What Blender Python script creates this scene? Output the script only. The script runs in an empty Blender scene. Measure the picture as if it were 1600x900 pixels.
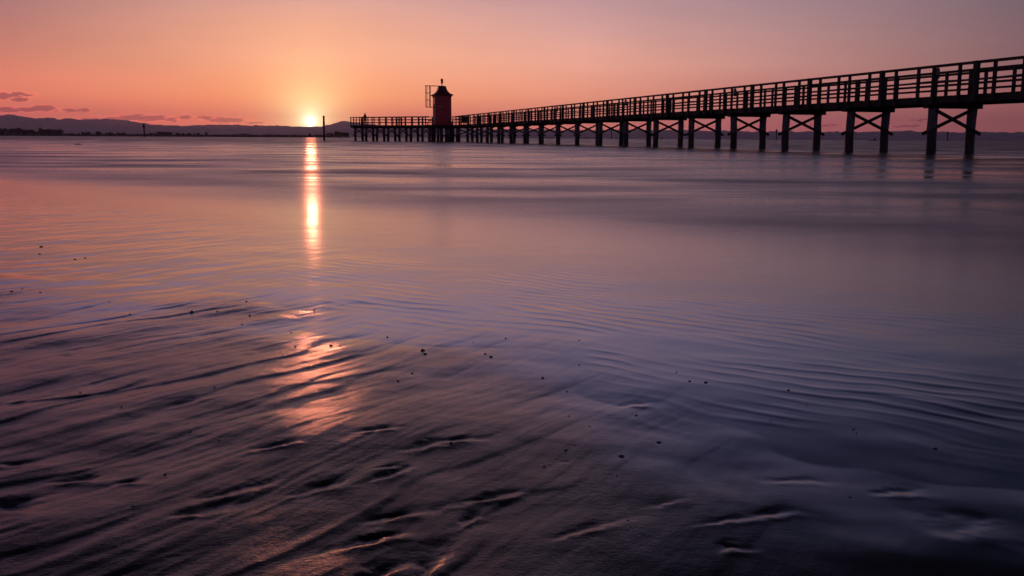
import bpy, math, random
import numpy as np
from mathutils import Vector, Matrix

random.seed(7)
SC = bpy.context.scene
COL = SC.collection

# ------------------------------------------------------------------ camera
CAM_H = 0.52
F_PX = 1530.0                       # focal length in pixels of a 1600 px wide frame
PITCH = math.atan(234.0 / F_PX)
ROLL = math.atan(0.0055)
cam_data = bpy.data.cameras.new("camera")
cam_data.sensor_width = 36.0
cam_data.lens = 36.0 * F_PX / 1600.0
cam_data.clip_start = 0.05
cam_data.clip_end = 90000.0
cam = bpy.data.objects.new("camera", cam_data)
COL.objects.link(cam)
CAM_R = (Matrix.Rotation(math.pi / 2 - PITCH, 3, 'X') @ Matrix.Rotation(ROLL, 3, 'Z'))
cam.matrix_world = Matrix.Translation((0, 0, CAM_H)) @ CAM_R.to_4x4()
SC.camera = cam

def ray(px, py):
    return (CAM_R @ Vector(((px - 800.0), (450.0 - py), -F_PX))).normalized()

def at(px, py, dist):
    """Point seen at a pixel of the photograph, at horizontal distance `dist` along +Y."""
    d = ray(px, py)
    return Vector((0, 0, CAM_H)) + d * (dist / d.y)

def ground(px, py, z=0.0):
    d = ray(px, py)
    return Vector((0, 0, CAM_H)) + d * ((z - CAM_H) / d.z)

def azel(px, py):
    d = ray(px, py)
    return math.degrees(math.atan2(d.x, d.y)), math.degrees(math.asin(d.z))

SUN_DIR = ray(485, 189.5)
SUN_AZ, SUN_EL = azel(485, 189.5)

# ------------------------------------------------------------------ world / sky
def lin(c, k=1.0):
    out = []
    for v in c:
        v = v / 255.0
        out.append((v / 12.92 if v <= 0.04045 else ((v + 0.055) / 1.055) ** 2.4) * k)
    return (out[0], out[1], out[2], 1.0)

world = bpy.data.worlds.new("World")
SC.world = world
world.use_nodes = True
WT = world.node_tree
WT.nodes.clear()

class NT:
    """small expression helper for node trees"""
    def __init__(s, tree): s.t = tree
    def n(s, kind, **kw):
        nd = s.t.nodes.new(kind)
        for k, v in kw.items(): setattr(nd, k, v)
        return nd
    def put(s, sock, v):
        if isinstance(v, bpy.types.NodeSocket): s.t.links.new(v, sock)
        else: sock.default_value = v
    def m(s, op, a, b=None, c=None, clamp=False):
        nd = s.n('ShaderNodeMath', operation=op, use_clamp=clamp)
        for i, v in enumerate((a, b, c)):
            if v is not None: s.put(nd.inputs[i], v)
        return nd.outputs[0]
    def v(s, op, a, b=None, out=0):
        nd = s.n('ShaderNodeVectorMath', operation=op)
        s.put(nd.inputs[0], a)
        if b is not None: s.put(nd.inputs[1], b)
        return nd.outputs[out]
    def xyz(s, x, y, z=0.0):
        nd = s.n('ShaderNodeCombineXYZ')
        for i, v in enumerate((x, y, z)): s.put(nd.inputs[i], v)
        return nd.outputs[0]
    def mix(s, f, a, b, blend='MIX'):
        nd = s.n('ShaderNodeMix', data_type='RGBA', blend_type=blend)
        s.put(nd.inputs[0], f); s.put(nd.inputs[6], a); s.put(nd.inputs[7], b)
        return nd.outputs[2]
    def rng(s, v, a, b, c=0.0, d=1.0, smooth=False):
        nd = s.n('ShaderNodeMapRange', interpolation_type='SMOOTHSTEP' if smooth else 'LINEAR')
        for i, x in enumerate((v, a, b, c, d)): s.put(nd.inputs[i], x)
        return nd.outputs[0]
    def ramp(s, f, stops, interp='LINEAR'):
        nd = s.n('ShaderNodeValToRGB')
        cr = nd.color_ramp; cr.interpolation = interp
        while len(cr.elements) > 1: cr.elements.remove(cr.elements[-1])
        cr.elements[0].position = stops[0][0]; cr.elements[0].color = stops[0][1]
        for p, c in stops[1:]:
            e = cr.elements.new(p); e.color = c
        s.put(nd.inputs[0], f)
        return nd.outputs[0]
    def noise(s, vec, scale=1.0, detail=3.0, rough=0.5, out=0):
        nd = s.n('ShaderNodeTexNoise')
        s.put(nd.inputs['Vector'], vec)
        nd.inputs['Scale'].default_value = scale; nd.inputs['Detail'].default_value = detail
        nd.inputs['Roughness'].default_value = rough
        return nd.outputs[out]

W = NT(WT)
tc = W.n('ShaderNodeTexCoord')
dirv = W.v('NORMALIZE', tc.outputs['Generated'])
sep = W.n('ShaderNodeSeparateXYZ'); WT.links.new(dirv, sep.inputs[0])
dx, dy, dz = sep.outputs
el = W.m('MULTIPLY', W.m('ARCSINE', dz), 180 / math.pi)
az = W.m('MULTIPLY', W.m('ARCTAN2', dx, dy), 180 / math.pi)
EL_TOP = 40.0
elf = W.m('DIVIDE', W.m('ADD', el, 1.0), EL_TOP + 1.0, clamp=True)
def P(e): return (e + 1.0) / (EL_TOP + 1.0)
# sky colours by azimuth (degrees from the view axis) and elevation
COLUMNS = [
    (-120, [(-1, (126, 108, 138)), (5, (172, 138, 168)), (12, (124, 112, 148)), (17, (66, 66, 94)), (24, (24, 24, 40)), (40, (9, 9, 16))]),
    (-75, [(-1, (98, 68, 86)), (4, (110, 82, 100)), (12, (92, 84, 112)), (17, (62, 60, 88)), (24, (20, 20, 34)), (40, (9, 9, 16))]),
    (-27, [(-1, (262, 120, 106)), (0.8, (270, 128, 106)), (2.3, (264, 146, 114)), (4.2, (222, 136, 115)), (6, (191, 127, 120)), (7.9, (163, 119, 121)), (10, (190, 148, 182)), (13.5, (150, 134, 186)), (17, (84, 84, 136)), (20.5, (30, 28, 42)), (24, (13, 13, 22)), (40, (8, 8, 14))]),
    (-11.5, [(-1, (290, 134, 108)), (0.8, (292, 148, 104)), (2.3, (288, 178, 118)), (4.2, (268, 186, 144)), (6, (251, 178, 147)), (7.9, (222, 167, 157)), (10, (222, 182, 204)), (13.5, (180, 163, 210)), (17, (102, 101, 160)), (20.5, (36, 35, 52)), (24, (15, 15, 25)), (40, (9, 9, 16))]),
    (4, [(-1, (254, 130, 118)), (0.8, (260, 143, 123)), (2.3, (264, 169, 136)), (4.2, (256, 181, 157)), (6, (228, 171, 162)), (7.9, (198, 155, 160)), (10, (214, 178, 202)), (13.5, (172, 160, 204)), (17, (99, 100, 148)), (20.5, (34, 35, 52)), (24, (14, 15, 25)), (40, (9, 9, 16))]),
    (15, [(-1, (204, 104, 104)), (0.8, (216, 116, 110)), (2.3, (220, 136, 126)), (4.2, (209, 150, 140)), (6, (188, 143, 142)), (7.9, (166, 136, 143)), (10, (170, 152, 182)), (13.5, (138, 133, 174)), (17, (80, 84, 126)), (20.5, (26, 28, 42)), (24, (10, 11, 19)), (40, (8, 8, 14))]),
    (27.5, [(-1, (172, 92, 92)), (0.8, (178, 100, 95)), (2.3, (168, 104, 101)), (4.2, (143, 103, 106)), (6, (132, 104, 110)), (7.9, (117, 101, 112)), (10, (112, 104, 128)), (13.5, (90, 90, 122)), (17, (51, 56, 88)), (20.5, (16, 18, 29)), (24, (7, 8, 14)), (40, (7, 7, 12))]),
    (75, [(-1, (62, 54, 76)), (4, (68, 60, 84)), (12, (52, 53, 78)), (17, (36, 38, 58)), (24, (13, 14, 24)), (40, (7, 7, 12))]),
    (120, [(-1, (120, 106, 138)), (5, (162, 134, 166)), (12, (118, 110, 146)), (17, (60, 60, 88)), (24, (20, 20, 34)), (40, (8, 8, 14))]),
]
cols = [W.ramp(elf, [(P(e), lin(c)) for e, c in st]) for _, st in COLUMNS]
sky = cols[0]
for i in range(1, len(cols)):
    f = W.rng(az, COLUMNS[i - 1][0], COLUMNS[i][0], smooth=(i in (2, 7)))
    sky = W.mix(f, sky, cols[i])
# thin uneven veils
veil = W.noise(W.v('MULTIPLY', W.xyz(az, el), (0.09, 0.55, 1)), 1.0, 5.0, 0.6)
veil = W.rng(veil, 0.3, 0.7, 0.955, 1.045)
sky = W.mix(1.0, sky, W.xyz(veil, veil, veil), 'MULTIPLY')
# the real atmosphere behind it, sun almost set
nish = W.n('ShaderNodeTexSky', sky_type='NISHITA')
nish.sun_disc = False
nish.sun_elevation = math.radians(SUN_EL)
nish.sun_rotation = math.radians(SUN_AZ)
nish.dust_density = 4.0
nish.ozone_density = 2.0
sky = W.mix(1.0, sky, W.mix(1.0, nish.outputs[0], (0.004, 0.004, 0.005, 1), 'MULTIPLY'), 'ADD')

# low clouds: dark mauve banks with lit fringes
vec = W.xyz(az, el)
nz = W.noise(W.v('MULTIPLY', vec, (2.3, 7.0, 1)), 1.0, 6.0, 0.66, out=1)
vecd = W.v('ADD', vec, W.v('MULTIPLY', W.v('SUBTRACT', nz, (0.5, 0.5, 0.5)), (1.5, 0.55, 0)))
CLOUDS = [(5, 149, 16, 5), (33, 147.5, 17, 4), (31, 156, 12, 3.2), (12, 171, 18, 4.5), (43, 171, 15, 4), (69, 169.5, 19, 5),
          (110, 172.5, 11, 2.2), (131, 171.8, 9, 3), (222, 184, 38, 5), (165, 187, 44, 3.2), (268, 186.5, 10, 2.4), (288, 184, 9, 3),
          (318, 183.5, 15, 3), (352, 187.5, 32, 4), (396, 191, 14, 2.4), (1437, 187, 17, 1.6), (1418, 197, 24, 1.8), (1290, 196, 30, 1.4)]
def field(shift):
    fld = None
    for (x, y, hw, hh) in CLOUDS:
        a, e = azel(x, y); a += shift[0]; e += shift[1]
        q = W.v('SUBTRACT', vecd, (a, e, 0))
        q = W.v('MULTIPLY', q, (1 / (hw / 27.0), 1 / (hh / 27.0), 0))
        q = W.m('SUBTRACT', 1.0, W.v('LENGTH', q, out=1))
        fld = q if fld is None else W.m('MAXIMUM', fld, q)
    return fld
f0 = field((0, 0))
core = W.rng(f0, 0.02, 0.28, smooth=True)
rim = W.rng(f0, -0.5, 0.0, smooth=True)
lit_c = W.mix(1.0, sky, (1.28, 1.06, 1.0, 1), 'MULTIPLY')
sky = W.mix(W.m('MULTIPLY', rim, 0.75), sky, lit_c)
sky = W.mix(W.m('MULTIPLY', core, 0.85), sky, W.mix(1.0, sky, (0.36, 0.36, 0.54, 1), 'MULTIPLY'))
# glow around the sun and its disc
sd = W.m('ARCCOSINE', W.m('MINIMUM', W.v('DOT_PRODUCT', dirv, tuple(SUN_DIR), out=1), 1.0))
sdeg = W.m('MULTIPLY', sd, 180 / math.pi)
def glow(k, w, p=1.0):
    return W.m('MULTIPLY', W.m('EXPONENT', W.m('MULTIPLY', W.m('POWER', W.m('DIVIDE', sdeg, w), p), -1.0)), k)
def addc(s, fac, c):
    return W.mix(1.0, s, W.mix(1.0, W.xyz(fac, fac, fac), (*c, 1), 'MULTIPLY'), 'ADD')
sky = addc(sky, glow(0.20, 5.0), (1.0, 0.46, 0.10))
sky = addc(sky, glow(1.5, 1.4, 1.2), (0.5, 0.92, 0.42))
sky = addc(sky, glow(1.8, 0.45, 1.4), (1.0, 0.95, 0.8))
disc = W.rng(sdeg, 0.22, 0.29, 1.0, 0.0, smooth=True)
sky = addc(sky, W.m('MULTIPLY', disc, 12.0), (1.0, 0.9, 0.7))
bg = W.n('ShaderNodeBackground')
WT.links.new(sky, bg.inputs[0])
bg.inputs[1].default_value = 1.0
wo = W.n('ShaderNodeOutputWorld')
WT.links.new(bg.outputs[0], wo.inputs[0])

# ------------------------------------------------------------------ sun
sun_data = bpy.data.lights.new("sun", 'SUN')
sun_data.energy = 0.15
sun_data.angle = math.radians(0.53)
sun_data.color = (1.0, 0.26, 0.13)
sun = bpy.data.objects.new("sun", sun_data)
COL.objects.link(sun)
sun.rotation_euler = SUN_DIR.to_track_quat('Z', 'Y').to_euler()
sun.location = (0, 0, 50)

# ------------------------------------------------------------------ exposure
SC.view_settings.view_transform = 'Standard'
SC.view_settings.look = 'None'
SC.view_settings.exposure = 0.0
SC.view_settings.gamma = 1.0
SC.view_settings.use_curve_mapping = False
SC.render.engine = 'CYCLES'
SC.cycles.use_denoising = True
SC.cycles.max_bounces = 6
SC.cycles.volume_bounces = 0

# ------------------------------------------------------------------ helpers
def mat(name, base, rough=0.6, var=0.35, scale=6.0, bump=0.0, spec=0.5, wet_line=None, stretch=(1, 1, 1)):
    m = bpy.data.materials.new(name); m.use_nodes = True
    t = m.node_tree; n = NT(t)
    b = t.nodes['Principled BSDF']
    tcn = n.n('ShaderNodeTexCoord')
    v = n.v('MULTIPLY', tcn.outputs['Object'], stretch)
    nz = n.noise(v, scale, 5.0, 0.6)
    f = n.rng(nz, 0.3, 0.7)
    c0 = (*[x * (1 - var) for x in base], 1); c1 = (*[min(1, x * (1 + var)) for x in base], 1)
    c = n.mix(f, c0, c1)
    r = n.rng(nz, 0.2, 0.8, rough * 0.85, min(1, rough * 1.15))
    if wet_line is not None:            # piles: soaked and weed-stained below the tide mark
        g = n.n('ShaderNodeNewGeometry')
        s = n.n('ShaderNodeSeparateXYZ'); t.links.new(g.outputs['Position'], s.inputs[0])
        h = n.m('ADD', s.outputs[2], n.m('MULTIPLY', n.m('SUBTRACT', n.noise(v, 5.0, 3.0), 0.5), 0.9))
        k = n.rng(h, wet_line - 0.05, wet_line + 0.06)
        c = n.mix(k, (0.012, 0.012, 0.011, 1), c)
        r = n.m('MULTIPLY', r, n.rng(k, 0, 1, 0.5, 1.0))
    t.links.new(c, b.inputs['Base Color'])
    n.put(b.inputs['Roughness'], r)
    b.inputs['Specular IOR Level'].default_value = spec
    if bump:
        bn = n.n('ShaderNodeBump'); bn.inputs['Strength'].default_value = bump
        bn.inputs['Distance'].default_value = 0.02
        n.put(bn.inputs['Height'], n.noise(v, scale * 3, 4.0))
        t.links.new(bn.outputs[0], b.inputs['Normal'])
    return m

M_WOOD = mat("weathered_timber", (0.050, 0.038, 0.034), 0.7, 0.45, 7, 0.5, 0.3, stretch=(3, 3, 3))
M_PILE = mat("pile_timber", (0.135, 0.12, 0.128), 0.75, 0.5, 6, 0.6, 0.3, wet_line=0.95, stretch=(1, 1, 0.35))
M_DARK = mat("tarred_timber", (0.030, 0.024, 0.024), 0.7, 0.4, 6, 0.4, 0.3)
M_RED = mat("red_paint", (0.48, 0.046, 0.055), 0.5, 0.22, 2.5, 0.1, 0.4)
M_ROOF = mat("roof_sheet", (0.15, 0.045, 0.05), 0.45, 0.25, 3, 0.1, 0.5)
M_METAL = mat("galvanised_metal", (0.16, 0.15, 0.16), 0.45, 0.2, 20, 0.0, 0.5)
M_GREY = mat("grey_enamel", (0.24, 0.23, 0.25), 0.5, 0.2, 10, 0.0, 0.5)
M_WHITE = mat("white_enamel", (0.6, 0.58, 0.56), 0.5, 0.1, 10, 0.0, 0.5)
M_LEAF = mat("dark_foliage", (0.030, 0.040, 0.024), 0.8, 0.5, 0.4, 0.0, 0.2)
M_BARK = mat("bark", (0.05, 0.04, 0.035), 0.9, 0.3, 2, 0.0, 0.2)
M_LAND = mat("dark_soil", (0.045, 0.04, 0.032), 0.9, 0.4, 0.05, 0.0, 0.1)
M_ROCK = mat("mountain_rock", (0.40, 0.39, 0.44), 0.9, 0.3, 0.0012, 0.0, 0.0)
M_SHELL = mat("dark_shell", (0.09, 0.08, 0.085), 0.3, 0.6, 60, 0.3, 0.5)
M_PEB = mat("grey_pebble", (0.10, 0.09, 0.095), 0.3, 0.5, 50, 0.3, 0.5)
M_CLOTH = mat("dark_clothes", (0.025, 0.022, 0.026), 0.9, 0.3, 8, 0.0, 0.1)
M_SKIN = mat("skin", (0.35, 0.20, 0.15), 0.6, 0.1, 8, 0.0, 0.3)
M_GLASS = mat("lamp_glass", (0.10, 0.11, 0.12), 0.15, 0.1, 10, 0.0, 0.6)
M_HOUSE = mat("plaster", (0.20, 0.18, 0.17), 0.8, 0.2, 1, 0.0, 0.2)

class MB:
    def __init__(s): s.v = []; s.f = []
    def add(s, vs, fs):
        o = len(s.v); s.v += [tuple(p) for p in vs]; s.f += [tuple(i + o for i in f) for f in fs]
        return s
    def box(s, c, size, M=None):
        x, y, z = [k / 2 for k in size]; c = Vector(c)
        vs = [c + Vector(p) for p in ((-x, -y, -z), (x, -y, -z), (x, y, -z), (-x, y, -z), (-x, -y, z), (x, -y, z), (x, y, z), (-x, y, z))]
        if M is not None: vs = [M @ p for p in vs]
        return s.add(vs, [(0, 3, 2, 1), (4, 5, 6, 7), (0, 1, 5, 4), (1, 2, 6, 5), (2, 3, 7, 6), (3, 0, 4, 7)])
    def beam(s, p0, p1, w, h, up=(0, 0, 1)):
        p0, p1 = Vector(p0), Vector(p1); d = (p1 - p0).normalized()
        sd = d.cross(Vector(up)); sd = sd.normalized() if sd.length > 1e-5 else Vector((1, 0, 0))
        u = sd.cross(d)
        vs = [p + sd * (a * w / 2) + u * (b * h / 2) for p in (p0, p1) for a, b in ((-1, -1), (1, -1), (1, 1), (-1, 1))]
        return s.add(vs, [(0, 1, 2, 3), (7, 6, 5, 4), (0, 4, 5, 1), (1, 5, 6, 2), (2, 6, 7, 3), (3, 7, 4, 0)])
    def tube(s, pts, rad, n=10):
        pts = [Vector(p) for p in pts]; vs = []; fs = []
        if not hasattr(rad, '__len__'): rad = [rad] * len(pts)
        for i, p in enumerate(pts):
            d = (pts[min(i + 1, len(pts) - 1)] - pts[max(i - 1, 0)]).normalized()
            a = d.cross(Vector((0, 1, 0))) if abs(d.y) < 0.9 else d.cross(Vector((1, 0, 0)))
            a.normalize(); b = d.cross(a)
            for k in range(n):
                t = 2 * math.pi * k / n
                vs.append(p + (a * math.cos(t) + b * math.sin(t)) * rad[i])
        for i in range(len(pts) - 1):
            for k in range(n):
                q = i * n; fs.append((q + k, q + (k + 1) % n, q + n + (k + 1) % n, q + n + k))
        fs.append(tuple(range(n - 1, -1, -1))); q = (len(pts) - 1) * n; fs.append(tuple(range(q, q + n)))
        return s.add(vs, fs)
    def lathe(s, prof, n=16, c=(0, 0, 0)):
        return s.tube([(c[0], c[1], c[2] + z) for r, z in prof], [max(r, 1e-3) for r, z in prof], n)
    def mesh(s, name, m, smooth=False):
        me = bpy.data.meshes.new(name); me.from_pydata(s.v, [], s.f); me.materials.append(m)
        if smooth:
            for p in me.polygons: p.use_smooth = True
        me.update(); return me

def put(name, me, parent=None, M=None):
    o = bpy.data.objects.new(name, me); COL.objects.link(o)
    if parent is not None: o.parent = parent
    if M is not None: o.matrix_basis = M
    return o

def thing(o, label, cat, group=None):
    o['label'] = label; o['category'] = cat
    if group: o['group'] = group
    return o

def empty(name, loc, rz=0.0):
    o = bpy.data.objects.new(name, None); COL.objects.link(o)
    o.location = loc; o.rotation_euler = (0, 0, rz); o.empty_display_size = 0.3
    return o

def T(x, y, z, rz=0.0):
    return Matrix.Translation((x, y, z)) @ Matrix.Rotation(rz, 4, 'Z')

# numpy gradient noise
def _h(ix, iy, seed):
    n = (ix.astype(np.int64) * 374761393 + iy.astype(np.int64) * 668265263 + seed * 974634777) & 0xFFFFFFFF
    n = ((n ^ (n >> 13)) * 1274126177) & 0xFFFFFFFF
    n = (n ^ (n >> 16)) & 0xFFFF
    return n * (2 * math.pi / 65536.0)
def noise(x, y, seed=0):
    x = np.asarray(x, dtype=np.float64); y = np.asarray(y, dtype=np.float64)
    ix = np.floor(x); iy = np.floor(y); fx = x - ix; fy = y - iy
    u = fx * fx * fx * (fx * (fx * 6 - 15) + 10); v = fy * fy * fy * (fy * (fy * 6 - 15) + 10)
    def g(a, b):
        t = _h(ix + a, iy + b, seed); return np.cos(t) * (fx - a) + np.sin(t) * (fy - b)
    a = g(0, 0) * (1 - u) + g(1, 0) * u; b = g(0, 1) * (1 - u) + g(1, 1) * u
    return (a * (1 - v) + b * v) * 1.5
def fbm(x, y, seed=0, oct=4, gain=0.5):
    s = 0; a = 1.0
    for i in range(oct):
        s = s + a * noise(x * 2 ** i + 17.3 * i, y * 2 ** i - 9.1 * i, seed + i); a *= gain
    return s
def sstep(a, b, x):
    t = np.clip((x - a) / (b - a), 0, 1); return t * t * (3 - 2 * t)

# ------------------------------------------------------------------ sand (one sheet, out under the sea to the far shore)
# scour hollows: (x0,y0,x1,y1,half width, depth)
HOLLOWS = [(405, 695, 455, 685, .012, .011), (570, 668, 612, 661, .010, .008), (585, 738, 628, 722, .011, .009), (590, 722, 618, 716, .007, .006),
           (640, 690, 690, 677, .015, .009), (690, 677, 745, 672, .012, .008), (590, 797, 645, 785, .012, .012), (540, 842, 622, 818, .014, .015),
           (730, 768, 790, 754, .012, .012), (722, 803, 745, 785, .010, .010), (885, 818, 962, 793, .012, .013), (1128, 842, 1152, 836, .014, .012),
           (1100, 800, 1180, 788, .010, .007), (1185, 788, 1232, 778, .012, .008), (-20, 795, 50, 785, .030, .022), (90, 747, 158, 738, .015, .015),
           (0, 723, 50, 717, .012, .010), (185, 750, 222, 744, .010, .009), (93, 549, 117, 545, .012, .006), (978, 613, 1012, 609, .016, .006),
           (1480, 812, 1530, 782, .040, .010), (550, 905, 622, 868, .014, .015), (645, 905, 682, 848, .014, .014), (878, 704, 888, 704, .006, .006),
           (285, 800, 360, 780, .016, .010), (330, 770, 420, 745, .014, .008), (1385, 747, 1432, 741, .016, .007), (1020, 770, 1060, 760, .012, .005),
           (260, 630, 330, 612, .014, .006), (470, 760, 530, 742, .014, .008), (1215, 730, 1290, 728, .014, .004)]
HG = []
for (x0, y0, x1, y1, b, d) in HOLLOWS:
    p, q = ground(x0, y0, 0.03), ground(x1, y1, 0.03)
    HG.append((p.x, p.y, q.x, q.y, b * 0.72, d * (0.66 if x0 < 800 else 0.30)))

WN = (0.70, 0.714)               # seaward direction of the beach
FL = (0.50, 0.866)               # run-off direction of the channels
RN = (0.50, 0.866)               # normal of the ripple crests
def sand_height(x, y):
    r = np.hypot(x, y)
    w = WN[0] * x + WN[1] * y
    near = 1 - sstep(9, 16, r)
    edge = 0.22 * fbm(x * 1.1, y * 1.1, 5, 3) + 0.06 * fbm(x * 4, y * 4, 6, 2)
    s = w - 1.60 + edge * near
    # base slope: beach, near-level film of water, then the sea bed
    z = np.where(s < 0, -0.022 * s, -0.0015 * s)
    z = z + 0.0042
    z = z - 0.003 * np.maximum(s - 1.5, 0) - 0.018 * np.maximum(s - 7.0, 0)
    z = np.clip(z, -1.5, 1.6)
    dry = 1 - sstep(-0.45, 0.40, s + 0.55 * sstep(0.45, 1.7, -x) + 0.16 * fbm(x * 2.1, y * 2.1, 21, 3))
    # run-off channels
    wx = 0.03 * fbm(x * 1.7, y * 1.7, 31, 2); wy = 0.03 * fbm(x * 1.7 + 7, y * 1.7, 32, 2)
    fa = 0.06 * fbm(x * 0.8, y * 0.8, 33, 2)       # bends
    u = (x + wx) * FL[0] + (y + wy) * FL[1]
    v = -(x + wx) * FL[1] + (y + wy) * FL[0] + fa * 0.35
    def scarps(k, A, seed, sharp):
        p = k * v + 1.0 * fbm(u * 1.2, v * 1.8, seed, 3, 0.55)
        c = np.floor(p); p = p - c
        g = np.clip(0.22 + 1.5 * noise(u * 1.5 + c * 3.7, c * 5.31 + 0.5, seed + 7), 0, 0.85)      # each little scarp comes and goes
        prof = np.where(p < sharp, -sstep(0, 1, p / sharp) * (p / sharp), -(1 - sstep(sharp, 1.0, p)))
        return A * g * prof
    chan = scarps(7.5, 0.0040, 41, 0.84) + scarps(13.0, 0.0026, 43, 0.78) + scarps(27.0, 0.0009, 46, 0.75) + 0.0030 * fbm(u * 1.1, v * 6.5, 45, 4)
    lft = 1 - sstep(-0.55, 0.75, x + 0.1 * y)        # deeper towards the upper beach
    chan = chan * (0.05 + 0.80 * lft)
    fine = 0.00050 * fbm(u * 2.6, v * 26.0, 51, 2) + 0.00030 * fbm(u * 6, v * 70.0, 53, 2) + 0.00030 * fbm(x * 28, y * 28, 55, 2)
    broad = 0.006 * fbm(x * 1.3, y * 1.3, 61, 3, 0.4) + 0.0026 * (0.25 + 0.75 * lft) * fbm(x * 4.5, y * 4.5, 65, 3, 0.45)
    z = z + near * dry * (chan + fine * (0.06 + 0.94 * lft) + broad)
    # shallow streaks on the left that run out into the film
    lm = (1 - sstep(-1.2, 0.1, x + 0.25 * (y - 2))) * (1 - dry) * near * (1 - sstep(0.9, 1.9, s))
    z = z + lm * (0.0018 * fbm(u * 1.4, v * 5.0, 71, 3) + 0.0006 * fbm(u * 3, v * 22, 72, 2))
    # ripples under the water film
    qx = 0.035 * fbm(x * 1.9, y * 1.9, 81, 2) + 0.012 * fbm(x * 7, y * 7, 83, 2)
    q = RN[0] * x + RN[1] * y + qx
    ph = 2 * math.pi * q / 0.074
    amp = (0.60 + 0.95 * fbm(x * 1.9, y * 1.9, 85, 3)).clip(0.04, 1.35)
    rm = sstep(-0.05, 0.35, s + 0.25 * fbm(x * 2.6, y * 2.6, 87, 2)) * (1 - sstep(0.7, 1.7, s)) * sstep(-1.0, -0.2, x + 0.12 * (y - 2.6)) * near
    q2 = 0.62 * x + 0.785 * y + qx * 0.8 + 0.03 * fbm(x * 3.1, y * 3.1, 89, 2)
    ph2 = 2 * math.pi * q2 / 0.066
    bl = sstep(-0.15, 0.25, fbm(x * 1.3 + 5, y * 1.3, 95, 2))
    rip2 = np.cos(ph2) + 0.35 * np.cos(2 * ph2)
    rip = (np.cos(ph) + 0.38 * np.cos(2 * ph)) * 0.00047
    rip = rip * (1 - bl) + rip2 * bl * 0.00043
    z = z + rm * amp * rip * (1 - 0.40 * sstep(0.2, 1.1, x))
    # gentle unevenness of the film, fading out seaward
    z = z + (1 - dry) * near * (1 - sstep(0.8, 1.9, s)) * 0.0016 * fbm(x * 2.2, y * 2.2, 91, 3)
    for (x0, y0, x1, y1, b, d) in HG:
        cx, cy = (x0 + x1) / 2, (y0 + y1) / 2
        L = math.hypot(x1 - x0, y1 - y0); ex, ey = (x1 - x0) / L, (y1 - y0) / L
        L = max(L, b * 1.3)
        near_m = (abs(x - cx) < L * 3 + .3) & (abs(y - cy) < L * 3 + .3)
        if not np.any(near_m): continue
        xm, ym = x[near_m] - cx, y[near_m] - cy
        wob = 0.55 * b * fbm(xm / b * 0.42 + cx * 9, ym / b * 0.42 + cy * 7, 101, 3)
        sl = xm * ex + ym * ey; tt = -xm * ey + ym * ex + wob
        sl = sl + 0.35 * L * noise(xm / L * 1.3 + cy * 5, ym / L * 1.3 + cx * 3, 103)
        tp = np.clip(1.0 - 0.55 * sl / L, 0.35, 1.7)      # blunt head, drawn-out tail
        tt = tt * tp
        if ey * 1 + ex * 0 < -2: tt = -tt
        far = -tt if ex < 0 else tt
        prof = np.where(far > 0, np.exp(-(far / (b * 1.5)) ** 2), np.exp(-(far / (b * 1.0)) ** 2))
        lip = 0.38 * np.exp(-((far + b * 1.7) / (b * 1.3)) ** 2)
        ends = np.exp(-np.abs(sl / (L * 0.6)) ** 2.2)
        z[near_m] += 0.54 * d * (lip - prof) * ends
    
    grainy = dry * (0.16 + 0.84 * (1 - sstep(-0.15, 0.75, x + 0.1 * fbm(x * 2, y * 2, 97, 2))))
    film = sstep(0.35, 1.5, s)
    return z, grainy * near + (1 - near) * (s < 0), film

def fan(name, radii, angles, hfun, m, smooth=True):
    R, A = np.meshgrid(radii, angles, indexing='ij')
    X = (R * np.sin(A)).ravel(); Y = (R * np.cos(A)).ravel()
    Z, at1 = hfun(X, Y)
    nr, na = R.shape
    idx = np.arange(nr * na).reshape(nr, na)
    a = idx[:-1, :-1]; b = idx[:-1, 1:]; c = idx[1:, 1:]; d = idx[1:, :-1]
    F = np.stack([a, d, c, b], -1).reshape(-1, 4)
    nv, nf = nr * na, len(F)
    me = bpy.data.meshes.new(name)
    me.vertices.add(nv); me.vertices.foreach_set('co', np.stack([X, Y, Z], -1).astype(np.float32).ravel())
    me.loops.add(nf * 4); me.loops.foreach_set('vertex_index', F.ravel().astype(np.int32))
    me.polygons.add(nf)
    me.polygons.foreach_set('loop_start', np.arange(0, nf * 4, 4, dtype=np.int32))
    me.polygons.foreach_set('use_smooth', np.ones(nf, dtype=bool) if smooth else np.zeros(nf, dtype=bool))
    if at1 is not None:
        for an, av in zip(('dry', 'film'), at1):
            atr = me.attributes.new(an, 'FLOAT', 'POINT'); atr.data.foreach_set('value', av.astype(np.float32))
    me.materials.append(m); me.update(calc_edges=True); me.validate()
    o = bpy.data.objects.new(name, me); COL.objects.link(o); o['kind'] = 'structure'
    return o

def angles_for(dense_n, coarse_n):
    d = math.radians(40)
    return np.concatenate([np.linspace(-math.pi, -d, coarse_n, endpoint=False), np.linspace(-d, d, dense_n, endpoint=False), np.linspace(d, math.pi, coarse_n + 1)])

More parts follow.
